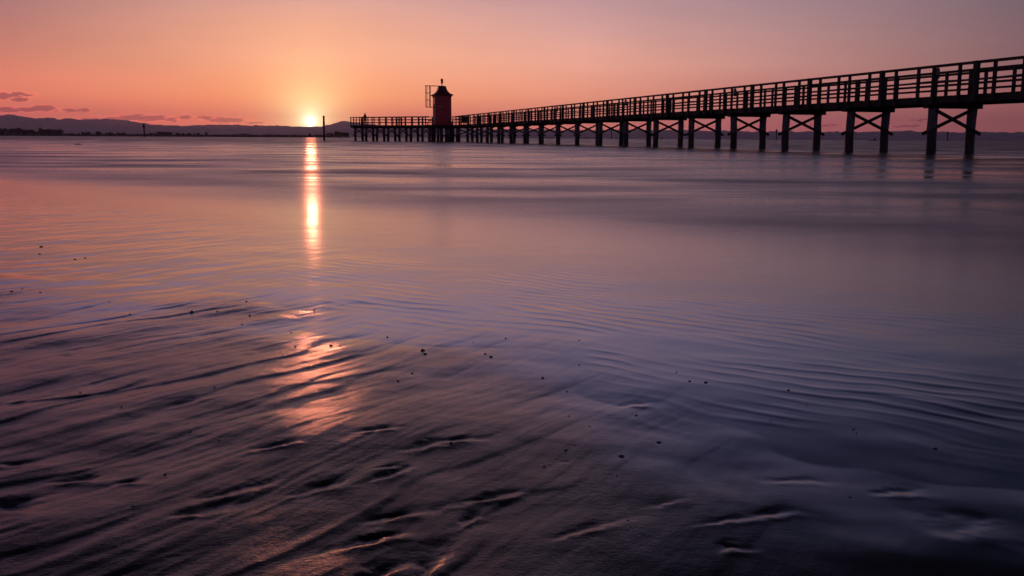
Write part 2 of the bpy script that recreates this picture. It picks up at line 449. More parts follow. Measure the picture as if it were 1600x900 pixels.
ms = bpy.data.materials.new("wet_sand"); ms.use_nodes = True
n = NT(ms.node_tree); b = ms.node_tree.nodes['Principled BSDF']
at_ = n.n('ShaderNodeAttribute', attribute_name='dry'); dry_s = at_.outputs['Fac']
tcn = n.n('ShaderNodeTexCoord'); ob = tcn.outputs['Object']
cn = n.noise(ob, 5.0, 6.0, 0.6)
c = n.mix(n.rng(cn, 0.3, 0.7), (0.011, 0.010, 0.012, 1), (0.019, 0.0175, 0.020, 1))
gr = n.noise(ob, 420.0, 2.0, 0.6)
c = n.mix(n.m('MULTIPLY', n.rng(gr, 0.62, 0.75), 0.5), c, (0.06, 0.055, 0.056, 1))
ms.node_tree.links.new(c, b.inputs['Base Color'])
rough_dry = n.rng(n.noise(ob, 9.0, 4.0, 0.6), 0.3, 0.7, 0.17, 0.25)
rm_ = n.n('ShaderNodeMix', data_type='FLOAT'); n.put(rm_.inputs[0], dry_s); fl_ = n.n('ShaderNodeAttribute', attribute_name='film').outputs['Fac']
n.put(rm_.inputs[2], n.m('ADD', 0.085, n.m('MULTIPLY', fl_, 0.065))); n.put(rm_.inputs[3], rough_dry)
n.put(b.inputs['Roughness'], rm_.outputs[0])
b.inputs['IOR'].default_value = 1.40
n.put(b.inputs['Specular IOR Level'], n.rng(dry_s, 0.0, 0.7, 0.5, 0.25))
bp = n.n('ShaderNodeBump'); bp.inputs['Distance'].default_value = 0.0012
n.put(bp.inputs['Strength'], n.m('ADD', n.m('MULTIPLY', dry_s, 0.5), n.m('MULTIPLY', fl_, 0.35)))
n.put(bp.inputs['Height'], n.m('ADD', n.m('MULTIPLY', dry_s, n.m('ADD', n.noise(ob, 300.0, 3.0, 0.6), n.m('MULTIPLY', n.noise(ob, 90.0, 3.0, 0.6), 0.8))), n.m('MULTIPLY', fl_, n.noise(n.v('MULTIPLY', ob, (14.0, 34.0, 1)), 1.0, 3.0, 0.6))))
ms.node_tree.links.new(bp.outputs[0], b.inputs['Normal'])

rad = np.concatenate([[0.02], np.geomspace(0.3, 0.8, 60, endpoint=False), np.geomspace(0.8, 13, 820, endpoint=False), np.geomspace(13, 17000, 90)])
def sand_fun(X, Y):
    z, dry, film = sand_height(X, Y); return z, (dry, film)
fan("sand", rad, angles_for(860, 110), sand_fun, ms)

def sand_at(x, y):
    return float(sand_height(np.array([x]), np.array([y]))[0][0])

# ------------------------------------------------------------------ sea
mw = bpy.data.materials.new("sea_water"); mw.use_nodes = True
n = NT(mw.node_tree); b = mw.node_tree.nodes['Principled BSDF']
b.inputs['Base Color'].default_value = (0.055, 0.047, 0.052, 1)
b.inputs['IOR'].default_value = 1.42
tcn = n.n('ShaderNodeTexCoord'); ob = tcn.outputs['Object']
rn = n.noise(n.v('MULTIPLY', ob, (0.22, 0.46, 1)), 1.0, 5.0, 0.55)
off = n.m('SUBTRACT', n.v('DOT_PRODUCT', ob, (WN[0], WN[1], 0), out=1), 1.6)          # metres offshore: the chop grows
f1 = n.rng(off, 1.8, 4.2, 0.0, 0.15, smooth=True)
f2 = n.rng(off, 7.0, 15.0, 0.0, -0.055, smooth=True)
f3 = n.rng(off, 14.0, 60.0, 0.0, 0.17, smooth=True)
rough = n.m('ADD', n.m('ADD', n.m('ADD', 0.150, f1), f2), f3)
n.put(b.inputs['Roughness'], n.m('MULTIPLY', rough, n.m('ADD', 1.0, n.m('MULTIPLY', n.m('SUBTRACT', rn, 0.5), n.rng(off, 1.5, 6.0, 0.0, 2.6)))))
bp = n.n('ShaderNodeBump'); bp.inputs['Distance'].default_value = 0.01
n.put(bp.inputs['Strength'], n.rng(off, 2.0, 12.0, 0.12, 0.16))
n.put(bp.inputs['Height'], n.noise(n.v('MULTIPLY', ob, (5.0, 14.0, 1)), 1.0, 3.0, 0.6))
mw.node_tree.links.new(bp.outputs[0], b.inputs['Normal'])

def sea_fun(X, Y):
    r = np.hypot(X, Y)
    p = WN[0] * 0.35 * X + Y; q = X - 0.25 * Y
    k = sstep(8, 30, r) * (1 - sstep(260, 700, r))
    z = k * (0.015 * fbm(p * 0.20, q * 0.020, 201, 3) + 0.024 * fbm(p * 0.075, q * 0.010, 205, 2))
    z += sstep(7, 14, r) * (1 - sstep(40, 90, r)) * 0.0035 * fbm(p * 1.1, q * 0.25, 211, 3)
    return z, None
rad_w = np.concatenate([np.geomspace(1.5, 12, 160, endpoint=False), np.geomspace(12, 400, 620, endpoint=False), np.geomspace(400, 17000, 60)])
fan("sea", rad_w, angles_for(420, 70), sea_fun, mw)

# ------------------------------------------------------------------ mountains
def ridge(name, pts, dist, depth, seed, rough):
    xs = np.linspace(pts[0][0], pts[-1][0], 420)
    ys = np.interp(xs, [p[0] for p in pts], [p[1] for p in pts])
    ys = ys + rough * (fbm(xs * 0.13, xs * 0 + 3.3, seed, 4, 0.55))
    J = 15; vs = []; fs = []
    for i, (x, y) in enumerate(zip(xs, ys)):
        top = at(x, y, dist)
        for j in range(J):
            t = j / (J - 1)
            k = 1 - abs(t - 0.5) * 2
            d = dist + (t - 0.5) * depth
            prof = k ** 0.8
            h = top.z * prof
            if 0 < j < J - 1 and j != J // 2:
                h *= 1 + 0.22 * float(noise(np.array([x * 0.09]), np.array([t * 6.0]), seed + 9)[0])
                h = min(h, top.z * 0.97)
            vs.append((top.x * d / dist, d, h - 2.0 if k < 1e-6 else h))
    for i in range(len(xs) - 1):
        for j in range(J - 1):
            a = i * J + j; fs.append((a, a + J, a + J + 1, a + 1))
    m = MB(); m.add(vs, fs)
    o = put(name, m.mesh(name, M_ROCK, True)); o['kind'] = 'structure'
    return o
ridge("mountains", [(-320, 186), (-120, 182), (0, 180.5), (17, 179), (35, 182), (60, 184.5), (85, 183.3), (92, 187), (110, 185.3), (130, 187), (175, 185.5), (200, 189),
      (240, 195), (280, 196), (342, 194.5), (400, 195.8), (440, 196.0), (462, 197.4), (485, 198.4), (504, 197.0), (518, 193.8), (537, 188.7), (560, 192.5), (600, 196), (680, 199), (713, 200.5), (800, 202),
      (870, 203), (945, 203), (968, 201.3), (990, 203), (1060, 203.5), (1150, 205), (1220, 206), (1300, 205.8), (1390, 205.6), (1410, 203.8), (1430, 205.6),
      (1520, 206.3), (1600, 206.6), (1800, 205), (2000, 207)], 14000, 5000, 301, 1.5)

# haze over the sea
hz = MB().box((0, 0, 200), (36000, 36000, 406))
mh = bpy.data.materials.new("sea_haze"); mh.use_nodes = True
mh.node_tree.nodes.clear()
n = NT(mh.node_tree)
pv = n.n('ShaderNodeVolumePrincipled'); out = n.n('ShaderNodeOutputMaterial')
pv.inputs['Color'].default_value = (0.66, 0.70, 0.99, 1)
pv.inputs['Density'].default_value = 4.8e-5
pv.inputs['Anisotropy'].default_value = 0.72
mh.node_tree.links.new(pv.outputs[0], out.inputs['Volume'])
ho = put("haze", hz.mesh("haze", mh)); ho['kind'] = 'stuff'

# ------------------------------------------------------------------ far shore
SHORE = 1500.0
sb = MB()
xs = np.linspace(-420, 546, 120); vs = []; fs = []
for i, x in enumerate(xs):
    h = 2.1 + 0.7 * float(noise(np.array([x * 0.03]), np.array([0.5]), 401)[0])
    if x > 530: h *= 0.4
    for (d, z) in ((0, -0.6), (14, h * 0.75), (50, h), (170, h), (200, -0.8)):
        p = at(x, 212, SHORE + d); vs.append((p.x, p.y, z))
for i in range(len(xs) - 1):
    for j in range(4):
        a = i * 5 + j; fs.append((a, a + 5, a + 6, a + 1))
sb.add(vs, fs)
o = put("far_shore", sb.mesh("far_shore", M_LAND, True)); o['kind'] = 'structure'

def leaf_blob(m, c, rad, n, size, flat=1.0):
    for _ in range(n):
        while True:
            p = Vector((random.uniform(-1, 1), random.uniform(-1, 1), random.uniform(-1, 1)))
            if 0.35 < p.length < 1: break
        q = Vector(c) + Vector((p.x * rad[0], p.y * rad[1], p.z * rad[2]))
        a = Vector((random.gauss(0, 1), random.gauss(0, 1), random.gauss(0, 1))).normalized()
        b_ = a.orthogonal().normalized(); c_ = a.cross(b_)
        s = size * random.uniform(0.6, 1.3)
        m.add([q + b_ * s, q + c_ * s * 0.7, q - b_ * s, q - c_ * s * 0.7], [(0, 1, 2, 3)])

# low scrub along the shore (an uncountable mass)
m = MB()
for i in range(1500):
    x = random.uniform(-60, 544)
    hh = 1.3 + 1.2 * float(fbm(np.array([x * 0.02]), np.array([1.0]), 411, 3)[0])
    if hh <= 0.2: continue
    p = at(x, 212, SHORE + random.uniform(15, 60))
    leaf_blob(m, (p.x, p.y, 2.0 + hh * 0.4), (2.6, 2.6, max(0.5, hh)), 5, 0.8)
o = put("scrub", m.mesh("scrub", M_LEAF)); o['kind'] = 'stuff'
o['label'] = "low dark scrub covering the far shore beneath the trees"

crowns = []; trunks = []
for v in range(6):
    random.seed(50 + v)
    mt = MB()
    lean = random.uniform(-.3, .3)
    mt.tube([(0, 0, -0.6), (lean * .3, 0, 2.0), (lean, 0, 4.2)], [0.24, 0.18, 0.10], 7)
    for k in range(4):
        a = k * 1.7 + v
        mt.tube([(lean * .5, 0, 2.4 + .3 * k), (lean + 1.5 * math.cos(a), 1.5 * math.sin(a), 4.0 + .4 * k)], [0.10, 0.03], 5)
    trunks.append(mt.mesh("trunk", M_BARK))
    mc = MB()
    for k in range(12):
        a = random.uniform(0, 6.28); rr = random.uniform(0.3, 1.9)
        leaf_blob(mc, (lean + rr * math.cos(a), rr * math.sin(a), random.uniform(1.4, 5.3 - 0.6 * rr)), (1.5, 1.5, 1.2), 60, 0.42)
    crowns.append(mc.mesh("crown", M_LEAF))
random.seed(99)
def tree(px, ytop, label="dark round-crowned tree in the wooded line along the far shore", d=None, group="trees along the far shore", wide=1.0):
    v = random.randrange(6)
    d = SHORE + 25 + random.uniform(0, 60) if d is None else d
    p = at(px, 212, d); ztop = at(px, ytop, d).z
    s = (ztop - 1.7) / 6.1
    r = empty("tree", (p.x, p.y, 1.75), random.uniform(0, 6.28))
    r.scale = (s * wide, s * wide, s)
    thing(r, label, "tree", group)
    put("crown", crowns[v], r); put("trunk", trunks[v], r)
for (x0, x1, y0, nn) in [(-30, 12, 199, 5), (16, 33, 199, 4), (36, 52, 201, 4), (54, 60, 205, 2), (66, 96, 200.5, 7), (100, 125, 207, 4), (128, 142, 204.8, 3),
                         (150, 158, 204, 2), (164, 176, 206, 3), (182, 197, 206.3, 4), (206, 232, 208.5, 4), (234, 243, 206.3, 2), (247, 268, 204.5, 5),
                         (272, 312, 207, 7), (330, 368, 209.2, 5), (392, 412, 210, 3), (416, 432, 209.5, 3), (438, 470, 210.6, 4), (496, 508, 209, 3),
                         (511, 522, 207, 3), (528, 544, 205.2, 4)]:
    for k in range(nn):
        x = x0 + (x1 - x0) * (k + random.uniform(.2, .8)) / nn
        tree(x, y0 + random.uniform(0, 1.3), wide=random.uniform(1.0, 1.5))
tree(64.5, 198.8, "tallest of the dark trees, at one edge of the second big clump from the left")
tree(322.5, 205.6, "thin spiky tree standing alone between the long low wood and the flat-roofed shed", wide=0.7)
tree(484, 207.8, "lone tree on the far shore straight beneath the setting sun")
tree(525.5, 204.3, "tallest tree of the clump between the thick mooring pole and the pier head")

# flat-roofed shed on the far shore
p0 = at(373.5, 212, SHORE + 12); p1 = at(387.5, 212, SHORE + 12)
r = empty("shed", ((p0.x + p1.x) / 2, p0.y + 4, 1.6))
thing(r, "long low flat-roofed shed among the trees on the far shore", "shed")
wd = p1.x - p0.x
put("wall", MB().box((0, 0, 1.55), (wd, 8, 3.1)).mesh("wall", M_HOUSE), r)
put("roof", MB().box((-0.3, 0, 3.3), (wd + 1.4, 9, 0.36)).mesh("roof", M_DARK), r)
put("door", MB().box((2.0, -4.03, 1.2), (2.4, 0.08, 2.4)).mesh("door", M_DARK), r)
for k in (-4.2, -1.6):
    put("window", MB().box((k, -4.03, 1.8), (1.2, 0.08, 1.0)).mesh("window", M_GLASS), r)

# wooded islets on the right horizon
for (x0, x1, yt, lab) in ((904, 934, 213.2, "low wooded islet on the horizon seen between the pier legs"), (846, 866, 213.6, "smaller wooded islet on the horizon next to the lighthouse end of the pier")):
    a = at(x0, 215.6, 4200); c_ = at(x1, 215.6, 4200)
    r = empty("islet", ((a.x + c_.x) / 2, a.y, 0)); thing(r, lab, "islet")
    L = c_.x - a.x
    m = MB()
    prof = [(-L / 2, -.5), (-L * .4, 1.2), (0, 1.8), (L * .42, 1.2), (L / 2, -.5)]
    vs = []; 
    for (x, z) in prof:
        for (y, kk) in ((-25, 0), (0, 1), (25, 0)): vs.append((x, y, z if kk else -0.6))
    m.add(vs, [(i * 3 + j, i * 3 + 3 + j, i * 3 + 4 + j, i * 3 + 1 + j) for i in range(4) for j in range(2)])
    put("bank", m.mesh("bank", M_LAND, True), r)
    m = MB()
    for k in range(int(L / 2.2)):
        x = random.uniform(-L * .46, L * .46)
        leaf_blob(m, (x, random.uniform(-8, 8), 2.6 + random.uniform(0, 2.2)), (2.6, 2.6, 2.3), 16, 1.0)
    put("foliage", m.mesh("foliage", M_LEAF), r)

# ------------------------------------------------------------------ the pier
AX = Vector((-0.2478, 0.9688))            # along the pier, out to sea
B0 = (16.54, 39.14)
PIER_RZ = math.atan2(AX.y, AX.x) - math.pi / 2
pier = empty("pier", (B0[0], B0[1], 0), PIER_RZ)
thing(pier, "long dark timber pier on paired piles running out to the lighthouse", "pier")
SP = 5.62; PW = 1.78
Z_DECK = 2.21; Z_RAIL = 3.37; Z_CAP0 = 1.77

pile_me = []
for k in range(5):
    random.seed(300 + k); m = MB()
    a = random.uniform(0, 6)
    pts = []; rr = []
    for i in range(9):
        z = -1.4 + (Z_CAP0 + 1.4) * i / 8
        pts.append((0.012 * math.sin(a + i * 1.3), 0.012 * math.cos(a * 2 + i), z)); rr.append(0.185 + 0.012 * random.uniform(-1, 1))
    m.tube(pts, rr, 14); pile_me.append(m.mesh("pile", M_PILE, True))
random.seed(5)

def post_mesh(w, z0, z1, nm="post"):
    m = MB(); m.box((0, 0, (z0 + z1) / 2), (w * 0.8, w, z1 - z0)); return m.mesh(nm, M_WOOD)
POST = post_mesh(0.115, 1.96, Z_RAIL - 0.055)
BIG = post_mesh(0.195, 1.94, Z_RAIL + 0.02)

def brace_mesh(w, flip, off):
    p = [(-0.27, off, 0.775), (w + 0.02, off, 1.675)] if not flip else [(w + 0.27, -off, 0.775), (-0.02, -off, 1.675)]
    return MB().beam(p[0], p[1], 0.07, 0.125, up=(0, 0, 1)).mesh("cross_brace", M_DARK)

def bent(M, w, braces):
    put("pile", random.choice(pile_me), pier, M @ T(0, 0, 0) @ Matrix.Rotation(random.gauss(0, .008), 4, "Y") @ Matrix.Rotation(random.uniform(0, 6), 4, "Z"))
    put("pile", random.choice(pile_me), pier, M @ T(w, 0, 0) @ Matrix.Rotation(random.gauss(0, .008), 4, "Y") @ Matrix.Rotation(random.uniform(0, 6), 4, "Z"))
    put("cap_beam", MB().box((w / 2, 0, (Z_CAP0 + 1.93) / 2), (w + 0.74, 0.30, 1.93 - Z_CAP0)).mesh("cap_beam", M_DARK), pier, M)
    if braces:
        for me in braces: put("cross_brace", me, pier, M)

def railing(M, length, posts, side, thick=()):
    """one span of railing; local y runs along it; side -1 faces the camera"""
    top = MB().box((0, length / 2, Z_RAIL - 0.03), (0.15, length + 0.01, 0.095)).mesh("railing", M_WOOD)
    rl = put("railing", top, pier, M)
    mid = MB().box((0, length / 2, 0), (0.045, length + 0.004, 0.085)).mesh("mid_rail", M_WOOD)
    for z in (Z_RAIL - 0.40, Z_RAIL - 0.78):
        put("mid_rail", mid, rl, T(-side * 0.075, 0, z + random.uniform(-.015, .015)) @ Matrix.Rotation(random.gauss(0, .0022), 4, "X"))
    for f in posts: put("post", POST, rl, T(random.uniform(-.012, .012), f * length + random.uniform(-.04, .04), random.uniform(-.006, 0.0)) @ Matrix.Rotation(random.gauss(0, .006), 4, "X"))
    for f in thick: put("post", BIG, rl, T(side * 0.03, f * length, 0))
    return rl

def plank_deck(x0, x1, y0, y1, M, step=0.155):
    m = MB(); y = y0
    while y < y1 - 0.02:
        e = min(y + step - 0.012, y1)
        j = random.uniform(-0.02, 0.02); h = random.uniform(-0.004, 0.004)
        m.box(((x0 + x1) / 2 + j, (y + e) / 2, 2.18 + h), (x1 - x0, e - y, 0.06), M)
        y += step
    return m.mesh("deck", M_WOOD)

BR = (brace_mesh(PW, False, 0.22), brace_mesh(PW, True, 0.22))
I0, I1 = -3, 17
for i in range(I0, I1 + 1):
    bent(T(0, i * SP, 0), PW, BR)
XN, XF = -0.36, PW + 0.36
YA, YB = I0 * SP - 1.0, I1 * SP + 0.2
put("deck", plank_deck(XN - 0.02, XF + 0.02, YA, YB, Matrix.Identity(4)), pier)
for xx in (XN + 0.03, PW / 2, XF - 0.03):
    put("stringer", MB().box((xx, (YA + YB) / 2, 2.04), (0.09, YB - YA, 0.215)).mesh("stringer", M_DARK), pier)
for i in range(I0, I1):
    y0 = (i + 0.5) * SP
    if i == I1 - 1: L, ps = SP * 0.62, (0.26, 0.70, 0.97)
    else: L, ps = SP, (0.165, 0.43, 0.58, 0.84)
    railing(T(XN - 0.06, y0, 0), L, ps, -1, (0.0,))
    railing(T(XF + 0.06, y0 + 0.1, 0), L, [min(.98, p + 0.03) for p in ps], 1, (0.01,))
# cable sagging along the landward side of the railing
m = MB(); pts = []
for k in range(0, 19 * 6):
    yy = YA + 1 + k * SP / 6
    pts.append((XN + 0.03, yy, 2.80 - 0.05 * math.sin(k / 6 * math.pi) ** 2))
m.tube(pts, 0.014, 6); put("cable", m.mesh("cable", M_GREY), pier)
for i in (0, 3, 6, 9):
    m = MB(); m.lathe([(0.03, 0), (0.075, 0.02), (0.085, 0.10), (0.085, 0.36), (0.06, 0.42), (0.01, 0.44)], 12, (0, 0, 0))
    put("lamp", m.mesh("lamp", M_GREY, True), pier, T(XN + 0.16, i * SP - 0.35, Z_RAIL - 0.50))

# the arm that bends away at the pier head
J = Vector((XN - 0.06, YB - 0.6))
JW = Matrix.Rotation(PIER_RZ, 2) @ J + Vector(B0)                 # world position of the bend
END = Vector((-23.1, 141.2))
adir = (END - JW); ALEN = adir.length; adir.normalize()
ARZ = math.atan2(adir.y, adir.x) - math.pi / 2 - PIER_RZ
MA = T(J.x, J.y, 0, ARZ)                                          # local y along the arm, local +x away from the camera side
AW = 1.55
ABR = (brace_mesh(AW, False, 0.22), brace_mesh(AW, True, 0.22))
nb = 9; ASP = (ALEN - 0.5) / nb
for i in range(1, nb + 1):
    bent(MA @ T(0.42, i * ASP, 0), AW, ABR)
put("deck", plank_deck(0.04, AW + 0.80, -0.5, ALEN + 0.1, MA), pier)
for xx in (0.09, AW + 0.76):
    put("stringer", MB().box((xx, ALEN / 2, 2.01), (0.09, ALEN - 0.1, 0.275), MA).mesh("stringer", M_DARK), pier)
put("stringer", MB().box((AW / 2 + 0.42, ALEN + 0.02, 2.01), (AW + 0.7, 0.09, 0.275), MA).mesh("stringer", M_DARK), pier)
NA = 8; LA = ALEN / NA
for k in range(NA):
    if k not in (0, 1):
        railing(MA @ T(0, k * LA, 0), LA, (0.25, 0.75), -1, (0.0,) if k in (4, 7) else ()).children
    railing(MA @ T(AW + 0.86, k * LA, 0), LA, (0.0, 0.5), 1, (0.25,) if k in (3, 5) else ())
railing(MA @ T(0.0, ALEN, 0, -math.pi / 2), AW + 0.86, (0.03, 0.5, 0.97), -1)

# platform round the lighthouse
TW = Vector((-9.45, 132.6))
tl = Matrix.Rotation(-PIER_RZ, 2) @ (TW - Vector(B0))             # tower centre in pier coordinates
MP = T(tl.x, tl.y, 0)
put("deck", plank_deck(-2.1, 2.1, -1.35, 2.6, MP), pier)
put("stringer", MB().box((0, -1.33, 2.01), (4.1, 0.09, 0.275), MP).mesh("stringer", M_DARK), pier)
for (x, y) in ((-1.9, -1.0), (-0.75, -1.05), (0.7, -1.05), (1.85, -1.0), (-1.2, 0.9), (0.1, 0.95), (1.4, 0.9), (-0.2, 2.2), (1.9, 2.2)):
    put("pile", random.choice(pile_me), pier, MP @ T(x, y, 0, random.uniform(0, 6)))
for y in (-1.0, 0.95):
    put("cap_beam", MB().box((0, y, (Z_CAP0 + 1.93) / 2), (4.2, 0.28, 1.925 - Z_CAP0)).mesh("cap_beam", M_DARK), pier, MP)

# ------------------------------------------------------------------ lighthouse
lh = empty("lighthouse", (TW.x, TW.y, 2.21), PIER_RZ)
thing(lh, "small square red lighthouse with flared roof at the end of the pier", "lighthouse")
H_E = 6.15 - 2.21; S = 2.06
put("plinth", MB().box((0, 0, 0.24), (2.42, 2.42, 0.48)).mesh("plinth", M_RED), lh)
m = MB(); m.box((0, 0, 0.48 + (H_E - 0.48) / 2), (S, S, H_E - 0.48))
for sx in (-1, 1):
    for sy in (-1, 1): m.box((sx * (S / 2 - 0.05), sy * (S / 2 - 0.05), 0.48 + (H_E - 0.48) / 2), (0.16, 0.16, H_E - 0.50))
wall = put("wall", m.mesh("wall", M_RED), lh)
put("band", MB().box((0, 0, 0.98), (S + 0.09, S + 0.09, 0.09)).mesh("band", M_RED), lh)
# flared pyramid roof
prof = [(1.27, -0.10), (1.32, 0.0), (1.16, 0.07), (0.90, 0.22), (0.69, 0.46), (0.55, 0.72), (0.50, 0.98), (0.43, 1.12), (0.43, 1.16)]
vs = []; fs = []
for (hw, z) in prof:
    vs += [(-hw, -hw, H_E + z), (hw, -hw, H_E + z), (hw, hw, H_E + z), (-hw, hw, H_E + z)]
for i in range(len(prof) - 1):
    for k in range(4):
        a = i * 4; fs.append((a + k, a + (k + 1) % 4, a + 4 + (k + 1) % 4, a + 4 + k))
fs.append((3, 2, 1, 0)); a = (len(prof) - 1) * 4; fs.append((a, a + 1, a + 2, a + 3))
roof = put("roof", MB().add(vs, fs).mesh("roof", M_ROOF), lh)
put("cornice", MB().box((0, 0, H_E - 0.17), (S + 0.24, S + 0.24, 0.13)).mesh("cornice", M_RED), lh)
# beacon on the roof
m = MB(); m.lathe([(0.06, 0), (0.06, 0.26), (0.10, 0.28), (0.10, 0.32), (0.05, 0.34)], 12, (0, 0, H_E + 1.16))
stem = put("beacon_stand", m.mesh("beacon_stand", M_METAL, True), lh)
m = MB(); m.lathe([(0.08, 0.34), (0.15, 0.40), (0.17, 0.54), (0.12, 0.58), (0.12, 0.62), (0.17, 0.66), (0.18, 0.80), (0.14, 0.92), (0.05, 0.98)], 14, (0, 0, H_E + 1.16))
put("beacon_lamp", m.mesh("beacon_lamp", M_GLASS, True), stem)
# signal frame carried on a bracket to the left
m = MB()
ztop, zbot = 7.30 - 2.21, 4.53 - 2.21
yf = -0.25
m.beam((-2.36, yf, ztop), (0.3, yf, ztop), 0.10, 0.10); m.beam((-2.28, yf, zbot), (-1.02, yf, zbot), 0.09, 0.09)
for x in (-2.22, -2.06, -1.72, -1.60): m.beam((x, yf, zbot), (x, yf, ztop), 0.075, 0.075, up=(0, 1, 0))
for f in (1 / 3, 2 / 3): m.beam((-2.30, yf, zbot + (ztop - zbot) * f), (-1.55, yf, zbot + (ztop - zbot) * f), 0.08, 0.08)
put("signal_frame", m.mesh("signal_frame", M_METAL), lh)
dr = put("door", MB().box((-S / 2 - 0.025, 0.05, 1.55), (0.06, 0.95, 2.0)).mesh("door", M_GREY), lh)
put("handle", MB().box((-S / 2 - 0.08, 0.40, 1.5), (0.05, 0.03, 0.14)).mesh("handle", M_METAL), dr)
m = MB(); m.box((-S / 2 - 0.02, 0.05, 3.15), (0.05, 0.7, 0.8))
put("window", m.mesh("window", M_GLASS), lh)
put("name_plate", MB().box((-0.42, -S / 2 - 0.02, 2.42), (0.40, 0.04, 0.13)).mesh("name_plate", M_WHITE), lh)
put("wall_lamp", MB().box((S / 2 + 0.07, -0.5, 2.76), (0.16, 0.14, 0.12)).mesh("wall_lamp", M_METAL), lh)

# board and bench near the lighthouse
def on_arm(x, y, z=2.215): return pier.matrix_basis @ (MA @ Vector((x, y, z)))
bpy.context.view_layer.update()
PM = Matrix.Translation((B0[0], B0[1], 0)) @ Matrix.Rotation(PIER_RZ, 4, 'Z')
p = PM @ MA @ Vector((1.35, 5.1, 2.213))
bench = empty("bench", p, ARZ + PIER_RZ)
thing(bench, "slatted timber bench on the pier just left of the lighthouse", "bench")
put("seat", MB().box((-0.17, 0, 0.44), (0.10, 1.6, 0.04)).box((-0.04, 0, 0.44), (0.10, 1.6, 0.04)).box((0.09, 0, 0.44), (0.10, 1.6, 0.04)).mesh("seat", M_WOOD), bench)
put("backrest", MB().box((0.19, 0, 0.62), (0.035, 1.6, 0.10)).box((0.21, 0, 0.78), (0.035, 1.6, 0.10)).mesh("backrest", M_WOOD), bench)
for s in (-1, 1):
    put("leg", MB().box((-0.17, s * 0.65, 0.21), (0.07, 0.07, 0.42)).mesh("leg", M_DARK), bench)
    put("leg", MB().beam((0.14, s * 0.65, 0), (0.23, s * 0.65, 0.84), 0.07, 0.06, up=(1, 0, 0)).mesh("leg", M_DARK), bench)
q = PM @ Vector((0.62, YB - 0.55, 2.213))
board = empty("notice_board", q, PIER_RZ)
thing(board, "dark notice board on two posts on the pier just right of the lighthouse", "notice board")
put("panel", MB().box((0, 0, 0.72), (0.74, 0.05, 0.82)).mesh("panel", M_DARK), board)
put("frame", MB().box((0, 0, 1.15), (0.84, 0.08, 0.05)).box((0, 0, 0.29), (0.84, 0.08, 0.05)).mesh("frame", M_WOOD), board)
for s in (-1, 1):
    put("post", MB().box((s * 0.40, 0, 0.62), (0.07, 0.07, 1.24)).mesh("post", M_WOOD), board)

